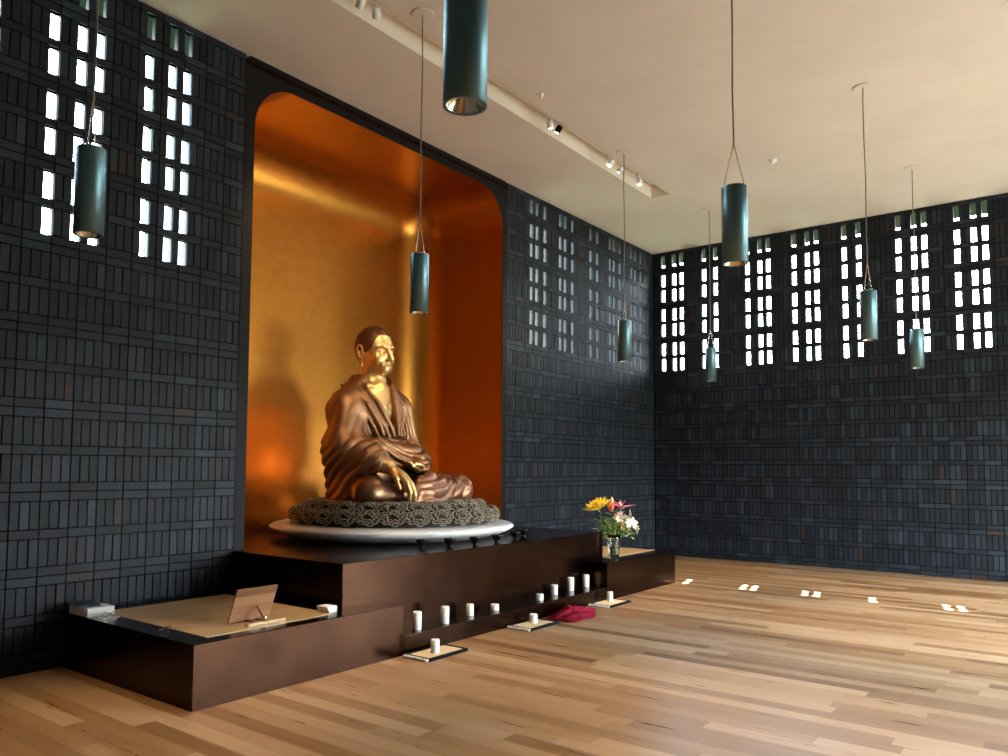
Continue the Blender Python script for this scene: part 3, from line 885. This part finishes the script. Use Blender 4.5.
# ------------------------------------------------------------------ vase and flowers
VX, VY, VZ = 4.66, -1.66, ZR
t = thing('glass_vase', (VX, VY, VZ), 'clear cut glass vase of flowers on right side platform', 'vase')
def vase():
    bm = lathe([(0, 0), (.066, 0), (.072, .006), (.074, .06), (.080, .14), (.088, .24), (.092, .30), (.0895, .302), (.085, .24), (.076, .14), (.068, .06), (.060, .018), (0, .016)], 24)
    for v in bm.verts:
        r = math.hypot(v.co.x, v.co.y); a = math.atan2(v.co.y, v.co.x)
        if r > .07 and .01 < v.co.z < .2:
            k = 1+.022*math.cos(12*a); v.co.x *= k; v.co.y *= k
    return bm
obj('vessel', vase(), M['glass'], t, smooth=True)
obj('water', lathe([(0, .0185), (.0595, .0190), (.0665, .06), (.0738, .14), (.0742, .145), (0, .145)], 24), M['water'], t, smooth=False)
G = {'stem': mat('green_stem', (.10, .20, .04), .5), 'leaf': mat('green_leaf', (.16, .30, .07), .45), 'lgreen': mat('lime_leaf', (.44, .54, .10), .5),
     'yellow': mat('yellow_petal', (.86, .62, .03), .5), 'pink': mat('pink_petal', (.78, .18, .30), .5), 'orange': mat('orange_petal', (.66, .15, .06), .5),
     'white': mat('cream_petal', (.86, .74, .62), .5), 'bud': mat('pale_bud', (.66, .70, .32), .5), 'salmon': mat('salmon_petal', (.82, .40, .28), .5), 'stamen': mat('stamen', (.55, .25, .03), .6)}
def petal(bm, base, d, up, L, W, curl=.3, n=6, cup=.25):
    """a leaf/petal blade: two strips, slightly cupped and curling towards up"""
    d = Vector(d).normalized(); up = Vector(up); side = d.cross(up)
    if side.length < 1e-4: side = d.orthogonal()
    side.normalize(); nrm = side.cross(d).normalized(); rows = []
    for i in range(n+1):
        s = i/n; w = W*math.sin(PI*min(.06+s*.94, 1.))**.8*.5 if s < 1 else .0008
        c = Vector(base)+d*L*s+nrm*(L*curl*(s*s))*1.0
        rows.append([bm.verts.new(c-side*w+nrm*w*cup), bm.verts.new(c), bm.verts.new(c+side*w+nrm*w*cup)])
    for a, b in zip(rows, rows[1:]):
        for k in range(2): bm.faces.new((a[k], a[k+1], b[k+1], b[k]))
def solid(o, th=.002):
    m = o.modifiers.new('thick', 'SOLIDIFY'); m.thickness = th; m.offset = 0; return o
def stem_pts(tip, k):
    a = 2.4*k; b0 = Vector((.035*math.cos(a), .035*math.sin(a), .03)); tp = Vector(tip)
    nk = Vector((tp.x*.22, tp.y*.22, .30)); nk2 = nk.normalized()
    if math.hypot(nk.x, nk.y) > .06: s = .06/math.hypot(nk.x, nk.y); nk.x *= s; nk.y *= s
    pts = []
    for i in range(9):
        s = i/8
        pts.append(b0*(1-s)**2 + 2*s*(1-s)*Vector((nk.x*.9, nk.y*.9, nk.z)) + tp*s*s)
    return pts
K = [0]
def flower(name, tip, label, build, leaves=3, group='flowers in the glass vase', leafm='leaf'):
    K[0] += 1; rg = random.Random(K[0]*13)
    t = thing(name, (VX, VY, VZ), label, 'flower', group)
    pts = stem_pts(tip, K[0])
    obj('stem', tube(pts, [.0045]*7+[.004, .0035], 6), G['stem'], t, smooth=True)
    for i in range(leaves):
        bm = bmesh.new(); p = pts[5+i % 3]; p = p.lerp(pts[min(6+i % 3, 8)], rg.random()*.8)
        a = rg.random()*2*PI
        petal(bm, p, (math.cos(a), math.sin(a), .5+rg.random()*.5), (0, 0, 1), .11+rg.random()*.07, .028+rg.random()*.014, -.25)
        solid(obj('leaf', bm, G[leafm], t, smooth=True), .0015)
    axis = (pts[-1]-pts[-3]).normalized()
    build(t, pts[-1], axis, rg)
    return t
def frame_of(ax):
    ax = ax.normalized(); u = ax.orthogonal().normalized(); return u, ax.cross(u)
def mum(t, p, ax, rg, R=.20, m='yellow'):
    u, v = frame_of(ax)
    for ringi, (n, el, L) in enumerate(((20, .12, 1.), (18, .45, .92), (14, .8, .8), (9, 1.15, .62))):
        bm = bmesh.new()
        for i in range(n):
            a = 2*PI*(i+.5*(ringi % 2))/n+rg.uniform(-.08, .08); d = (u*math.cos(a)+v*math.sin(a))*math.cos(el)+ax*math.sin(el)
            petal(bm, p, d, ax, R*L*rg.uniform(.9, 1.08), .042, .22)
        solid(obj('petals', bm, G[m], t, smooth=True))
    bm = bmesh.new()
    for i in range(8):
        a = 2*PI*i/8; petal(bm, p-ax*.01, (u*math.cos(a)+v*math.sin(a))*.8+ax*.25, ax, .07, .022, .2)
    solid(obj('sepals', bm, G['leaf'], t, smooth=True))
def lily(t, p, ax, rg, R=.13, m='pink'):
    u, v = frame_of(ax)
    for i in range(6):
        a = 2*PI*i/6+rg.uniform(-.1, .1); el = .55 if i % 2 else .75
        bm = bmesh.new(); petal(bm, p, (u*math.cos(a)+v*math.sin(a))*math.cos(el)+ax*math.sin(el), ax, R*rg.uniform(.92, 1.08), .055, -.28, 8, .3)
        solid(obj('petal', bm, G[m], t, smooth=True))
    bm = bmesh.new()
    for i in range(5):
        a = 2*PI*i/5; tube([p+ax*.005, p+ax*R*.45+(u*math.cos(a)+v*math.sin(a))*R*.12, p+ax*R*.62+(u*math.cos(a)+v*math.sin(a))*R*.22], [.002, .002, .005], 5, bm)
    obj('stamens', bm, G['stamen'], t, smooth=True)
def buds(t, p, ax, rg, m='orange', n=4, L=.14):
    u, v = frame_of(ax)
    for i in range(n):
        a = 2*PI*i/n; d = (ax+(u*math.cos(a)+v*math.sin(a))*(.35 if n > 1 else 0)).normalized()
        rr = [(0, 0), (.010, .004), (.020, L*.3), (.022, L*.55), (.013, L*.85), (.002, L)]
        bm = lathe(rr, 10); q = d.to_track_quat('Z', 'Y').to_matrix().to_4x4(); q.translation = p
        bmesh.ops.transform(bm, matrix=q, verts=bm.verts)
        obj('bud', bm, G[m], t, smooth=True)
def spray(t, p, ax, rg, m='white', n=6, R=.075):
    u, v = frame_of(ax)
    for i in range(n):
        a = 2*PI*i/n+.4; q = p+(u*math.cos(a)+v*math.sin(a))*rg.uniform(.03, .13)+ax*rg.uniform(-.03, .06)
        obj('branch', tube([p-ax*.05, q], .0022, 5), G['stem'], t)
        bm = bmesh.new(); ax2 = (ax*.7+(u*math.cos(a)+v*math.sin(a))).normalized(); u2, v2 = frame_of(ax2)
        for k in range(6):
            b = 2*PI*k/6; petal(bm, q, (u2*math.cos(b)+v2*math.sin(b))*.75+ax2*.6, ax2, R*rg.uniform(.85, 1.1), .034, -.2, 5, .3)
        solid(obj('bloom', bm, G[m], t, smooth=True))
def foliage(t, p, ax, rg, m='lgreen', n=26, L=.11):
    for i in range(n):
        bm = bmesh.new(); a = rg.random()*2*PI
        q = p+Vector((rg.uniform(-.085, .085), rg.uniform(-.085, .085), rg.uniform(-.10, .06)))
        obj('twig', tube([p-ax*.12, q], .0018, 5), G['stem'], t)
        petal(bm, q, (math.cos(a), math.sin(a), rg.uniform(-.2, .9)), (0, 0, 1), L*rg.uniform(.7, 1.2), .034, -.2)
        solid(obj('leaf', bm, G[rg.choice([m, m, 'bud', 'leaf'])], t, smooth=True), .0015)
# tips are given as (right, towards viewer, up) as one stands before the altar corner, turned into room axes
RX, RY = Vector((.609, -.793, 0)), Vector((-.793, -.609, 0))
def tp(a, b, z): q = RX*a+RY*b; return (q.x, q.y, z)
flower('yellow_chrysanthemum', tp(-.20, .05, .64), 'large yellow chrysanthemum leaning out at left of the bouquet', lambda *a: mum(*a), 3)
flower('orange_lily', tp(-.035, .05, .60), 'cluster of closed orange buds next to the yellow bloom', lambda *a: buds(*a), 3)
flower('green_bud', tp(-.02, .02, .68), 'single tall pale green bud at the top of the bouquet', lambda *a: buds(*a, m='bud', n=1, L=.12), 2)
flower('pink_lily', tp(.09, .03, .64), 'open pink lily at top right of the bouquet', lambda *a: lily(*a, R=.19), 3)
flower('white_alstroemeria', tp(.10, .10, .53), 'cream flower spray in the middle right of bouquet', lambda *a: spray(*a), 3)
flower('white_alstroemeria', tp(.20, .02, .42), 'cream flower spray hanging out furthest right of the bouquet', lambda *a: spray(*a), 3)
flower('salmon_bud', tp(.085, .09, .42), 'salmon coloured buds low in the bouquet under the cream flowers', lambda *a: buds(*a, m='salmon', n=2, L=.08), 2)
flower('green_foliage', tp(-.14, .06, .47), 'dark green leafy sprig beneath the yellow chrysanthemum', lambda *a: foliage(*a, m='leaf', n=24, L=.14), 3)
flower('green_foliage', tp(-.02, .09, .40), 'lime green leafy sprig at centre front of the bouquet', lambda *a: foliage(*a), 3, leafm='lgreen')
flower('green_foliage', tp(.06, .02, .47), 'lime green leafy sprig at centre back of bouquet, below pink lily', lambda *a: foliage(*a), 3, leafm='lgreen')
flower('green_foliage', tp(-.15, .0, .37), 'pale green leafy sprig drooping low at left above the vase rim', lambda *a: foliage(*a, m='bud', n=20), 2)
flower('green_foliage', tp(.14, .06, .36), 'lime green leafy sprig drooping low at right above the vase rim', lambda *a: foliage(*a), 3, leafm='lgreen')

# ------------------------------------------------------------------ pendant lamps
def make_pendant():
    t = thing('pendant_lamp', (0, 0, H), 'x', 'pendant lamp', 'cylinder pendant lamps')
    zb, zt, R = 3.04-H, 3.57-H, .086
    obj('canopy', lathe([(0, 0), (.105, 0), (.105, -.010), (.098, -.014), (.012, -.016), (.012, -.035), (0, -.036)], 32), M['plaster'], t, smooth=False)
    obj('cord', tube([(0, 0, -.03), (.006, .003, -.15), (.004, -.003, -.5), (-.003, .002, -1.1), (.004, 0, -1.6), (0, 0, zt+.36), (.002, 0, zt+.30)], .0062, 8), M['cord'], t, smooth=True)
    for s in (-1, 1):
        obj('suspension_wire', tube([(0, 0, zt+.31), (s*.045, s*.050, zt+.04), (s*.045, s*.050, zt-.01)], .0045, 6), M['bright'], t, smooth=True)
    obj('top_cap', lathe([(0, zt-.004), (R-.004, zt-.004), (R-.004, zt+.004), (R-.016, zt+.010), (0, zt+.012)], 40), M['bright'], t)
    bm = lathe([(R, zt), (R, zb), (R-.012, zb), (R-.012, zt-.03), (0, zt-.03)], 48)
    o = obj('shade', bm, M['steel'], t)
    for p in o.data.polygons: p.use_smooth = abs(p.normal.z) < .5
    obj('reflector', lathe([(R-.013, zb+.004), (R-.022, zb+.02), (R-.05, zb+.06), (.022, zb+.085)], 40), M['reflector'], o, smooth=True)
    obj('bulb', lathe([(0, zb+.062), (.020, zb+.066), (.026, zb+.080), (.022, zb+.088), (0, zb+.09)], 20), M['bulb'], o, smooth=True)
    return t
pl = [(-2.39, -1.915, 'dark cylinder pendant lamp before the left brick wall, farthest left'),
      (.56, -1.915, 'dark cylinder pendant lamp hanging in front of the gold niche'),
      (-2.335, -4.83, 'largest dark cylinder pendant lamp, cut off by the top of the photo'),
      (.568, -4.827, 'big dark cylinder pendant lamp near centre right, before the corner windows'),
      (4.50, -4.853, 'dark cylinder pendant lamp with long cord, second from the right edge'),
      (7.41, -4.864, 'small dark cylinder pendant lamp farthest right, against the bright openings'),
      (4.527, -1.907, 'dark cylinder pendant lamp before the brick wall right of the niche'),
      (7.403, -1.928, 'smallest dark cylinder pendant lamp, hanging nearest the room corner'),
      ]
p0 = make_pendant()
lamps = []
for i, (x, y, l) in enumerate(pl):
    if i == 0: o = p0; o.location = (x, y, H); o['label'] = l
    else: o = copy_thing(p0, (x, y, H), l)
    if i != 0: o.rotation_euler = (0, 0, .5*i)
    lamps.append((x, y))

# ------------------------------------------------------------------ ceiling track spots and sensors
def spot(loc, aim, label, black=False):
    t = thing('track_spotlight', loc, label, 'spotlight', 'track spotlights in the ceiling trough')
    obj('bracket', tube([(0, 0, .0), (0, 0, -.07)], .012, 10), M['white'], t)
    obj('track_adapter', box((-.07, -.018, -.002), (.07, .018, .018), .003), M['white'], t)
    d = (Vector(aim)-Vector(loc)).normalized(); q = d.to_track_quat('-Z', 'Y').to_matrix().to_4x4()
    q.translation = Vector((0, 0, -.085))
    def place(bm): bmesh.ops.transform(bm, matrix=q, verts=bm.verts); return bm
    o = obj('housing', place(lathe([(0, .05), (.034, .05), (.038, .046), (.038, -.045), (.034, -.045), (.034, -.03), (0, -.03)], 28)), M['black'] if black else M['white'], t)
    for p in o.data.polygons: p.use_smooth = True
    obj('lens', place(lathe([(0, -.034), (.031, -.034), (.031, -.036), (0, -.040)], 24)), M['bulb_hot'], o)
    return Vector(loc)+d*.05+Vector((0, 0, -.085)), d
ZT = H+.02
SPOTS = []
for x, aim, l, blk, e in [(.02, (1.05, 1.6, 2.35), 'white track spotlight at top left of ceiling trough above gold niche', False, 120),
                    (.22, (2.2, .1, 2.6), 'second white track spotlight at top left, pointing at the statue', False, 50),
                    (3.30, (2.4, .2, 2.4), 'black track spotlight in the middle of the ceiling trough', True, 24),
                    (3.12, (4.6, -1.6, .9), 'glowing white track spotlight left of the black one', False, 0),
                    (4.62, (2.6, .1, 2.3), 'small bright track spotlight, left of the pair beside a pendant cord', False, 14),
                    (4.90, (4.35, .7, 2.4), 'small bright track spotlight, right of the pair beside a pendant cord', False, 40),
                    (5.48, (5.0, -1.3, .5), 'white track spotlight near the right end of the ceiling trough', False, 25)]:
    p, d = spot((x, -1.655, ZT), aim, l, blk); SPOTS.append((p, d, e))
def sensor(loc, label, r):
    o = obj('ceiling_sensor', lathe([(0, 0), (r, 0), (r*.96, -.012), (r*.6, -.022), (r*.45, -.05), (0, -.055)], 24), M['white'], smooth=True, loc=loc)
    tag(o, label, 'sensor')
sensor((5.976, -3.406, H), 'white ceiling smoke sensor between pendant lamps at right', .055)
sensor((2.517, -1.93, H), 'tiny white ceiling sensor left of the track spotlights', .03)

# small lamp added unseen behind the statue to make the gold wall glow
UP, UA = Vector((2.20, 1.38, ZP+.045)), Vector((2.22, .50, 1.80))
t = thing('added_uplight', (UP.x, UP.y, ZP-.012), 'small black lamp, added unseen behind the statue on the white plinth', 'spotlight')
d = (UA-UP).normalized(); q = d.to_track_quat('Z', 'Y').to_matrix().to_4x4(); q.translation = Vector((0, 0, .057))
obj('stand', lathe([(0, 0), (.035, 0), (.035, .012), (.012, .016), (.012, .05), (0, .055)], 20), M['black'], t)
bm = lathe([(0, -.03), (.026, -.03), (.032, -.02), (.032, .04), (.028, .04), (.028, .025), (0, .025)], 20); bmesh.ops.transform(bm, matrix=q, verts=bm.verts)
hs = obj('housing', bm, M['black'], t)
bm = lathe([(0, .028), (.027, .028), (.027, .030), (0, .031)], 20); bmesh.ops.transform(bm, matrix=q, verts=bm.verts)
obj('lens', bm, M['bulb_hot'], hs)
# ------------------------------------------------------------------ lights
def light(name, kind, loc, energy, col, rot=None, **kw):
    d = bpy.data.lights.new(name, kind); d.energy = energy; d.color = col
    for k, v in kw.items(): setattr(d, k, v)
    o = bpy.data.objects.new(name, d); C.objects.link(o); o.location = loc
    if rot is not None: o.rotation_euler = rot
    return o
sd = Vector((-3.04, -.71, -3.75)).normalized()
light('sun', 'SUN', (14, 3, 9), 140, (1, .95, .86), sd.to_track_quat('-Z', 'Y').to_euler(), angle=math.radians(.53))
for x, y in lamps + [(-2.35, -7.8), (.56, -7.8), (4.5, -7.8), (7.4, -7.8)]:
    light('pendant_beam', 'SPOT', (x, y, 3.09), 330, (1, .72, .42), (0, 0, 0), spot_size=math.radians(72), spot_blend=.9, shadow_soft_size=.06)
for p, dd, e in SPOTS:
    if e: light('track_beam', 'SPOT', p, e*4.5, (1, .74, .42), dd.to_track_quat('-Z', 'Y').to_euler(), spot_size=math.radians(36), spot_blend=.9, shadow_soft_size=.04)
light('added_uplight_beam', 'SPOT', UP+d*.06, 2000, (1, .86, .60), d.to_track_quat('-Z', 'Y').to_euler(), spot_size=math.radians(52), spot_blend=.8, shadow_soft_size=.03)  # beam of the lamp added behind the statue
for a, b in WIN:
    light('window_daylight', 'AREA', ((a+b)/2, YF-.02, 1.65), 120, (.72, .87, 1.), (-PI/2, 0, PI), shape='RECTANGLE', size=b-a-.2, size_y=2.6)
W = bpy.data.worlds.new('sky'); S.world = W; W.use_nodes = True
nt = W.node_tree; bg = nt.nodes['Background']
tc = nt.nodes.new('ShaderNodeTexCoord'); sx = nt.nodes.new('ShaderNodeSeparateXYZ'); nt.links.new(tc.outputs['Generated'], sx.inputs[0])
rp = nt.nodes.new('ShaderNodeValToRGB'); nt.links.new(sx.outputs[2], rp.inputs[0])
cr = rp.color_ramp; cr.elements[0].position = -.02; cr.elements[0].color = (.20, .22, .16, 1); cr.elements[1].position = .9; cr.elements[1].color = (.45, .68, 1, 1)
e = cr.elements.new(.02); e.color = (.92, .97, 1, 1); e = cr.elements.new(.4); e.color = (.72, .88, 1, 1)
nt.links.new(rp.outputs[0], bg.inputs[0]); bg.inputs[1].default_value = 32.0
# grass outside
gm = mat('grass', (.04, .06, .02), .9)
o = obj('ground_outside', box((-40, .3, -.4), (60, 50, -.21)), gm); o['kind'] = 'structure'

# ------------------------------------------------------------------ camera
yaw, pit, rol = map(math.radians, (37.531, 3.685, .387)); FPX, CX, CY = 780.4, 490.47, 416.53
f = Vector((math.cos(pit)*math.cos(yaw), math.cos(pit)*math.sin(yaw), math.sin(pit)))
r = Vector((math.sin(yaw), -math.cos(yaw), 0)); u = r.cross(f)
r, u = r*math.cos(rol)+u*math.sin(rol), u*math.cos(rol)-r*math.sin(rol)
cam = bpy.data.cameras.new('camera'); co = bpy.data.objects.new('camera', cam); C.objects.link(co)
co.matrix_world = Matrix(((r.x, u.x, -f.x, -4.594), (r.y, u.y, -f.y, -6.7), (r.z, u.z, -f.z, 1.651), (0, 0, 0, 1)))
cam.sensor_width = 36; cam.sensor_fit = 'HORIZONTAL'; cam.lens = FPX/1008*36
cam.shift_x = (504-CX)/1008; cam.shift_y = (CY-378)/1008; cam.clip_start = .05; cam.clip_end = 300
S.camera = co
S.view_settings.view_transform = 'Standard'; S.view_settings.look = 'None'; S.view_settings.gamma = 1; S.view_settings.use_curve_mapping = False
S.view_settings.exposure = 0.22
S.cycles.use_denoising = True
S.cycles.max_bounces = 10; S.cycles.diffuse_bounces = 5; S.cycles.glossy_bounces = 5; S.cycles.transmission_bounces = 8
S.cycles.sample_clamp_indirect = 6
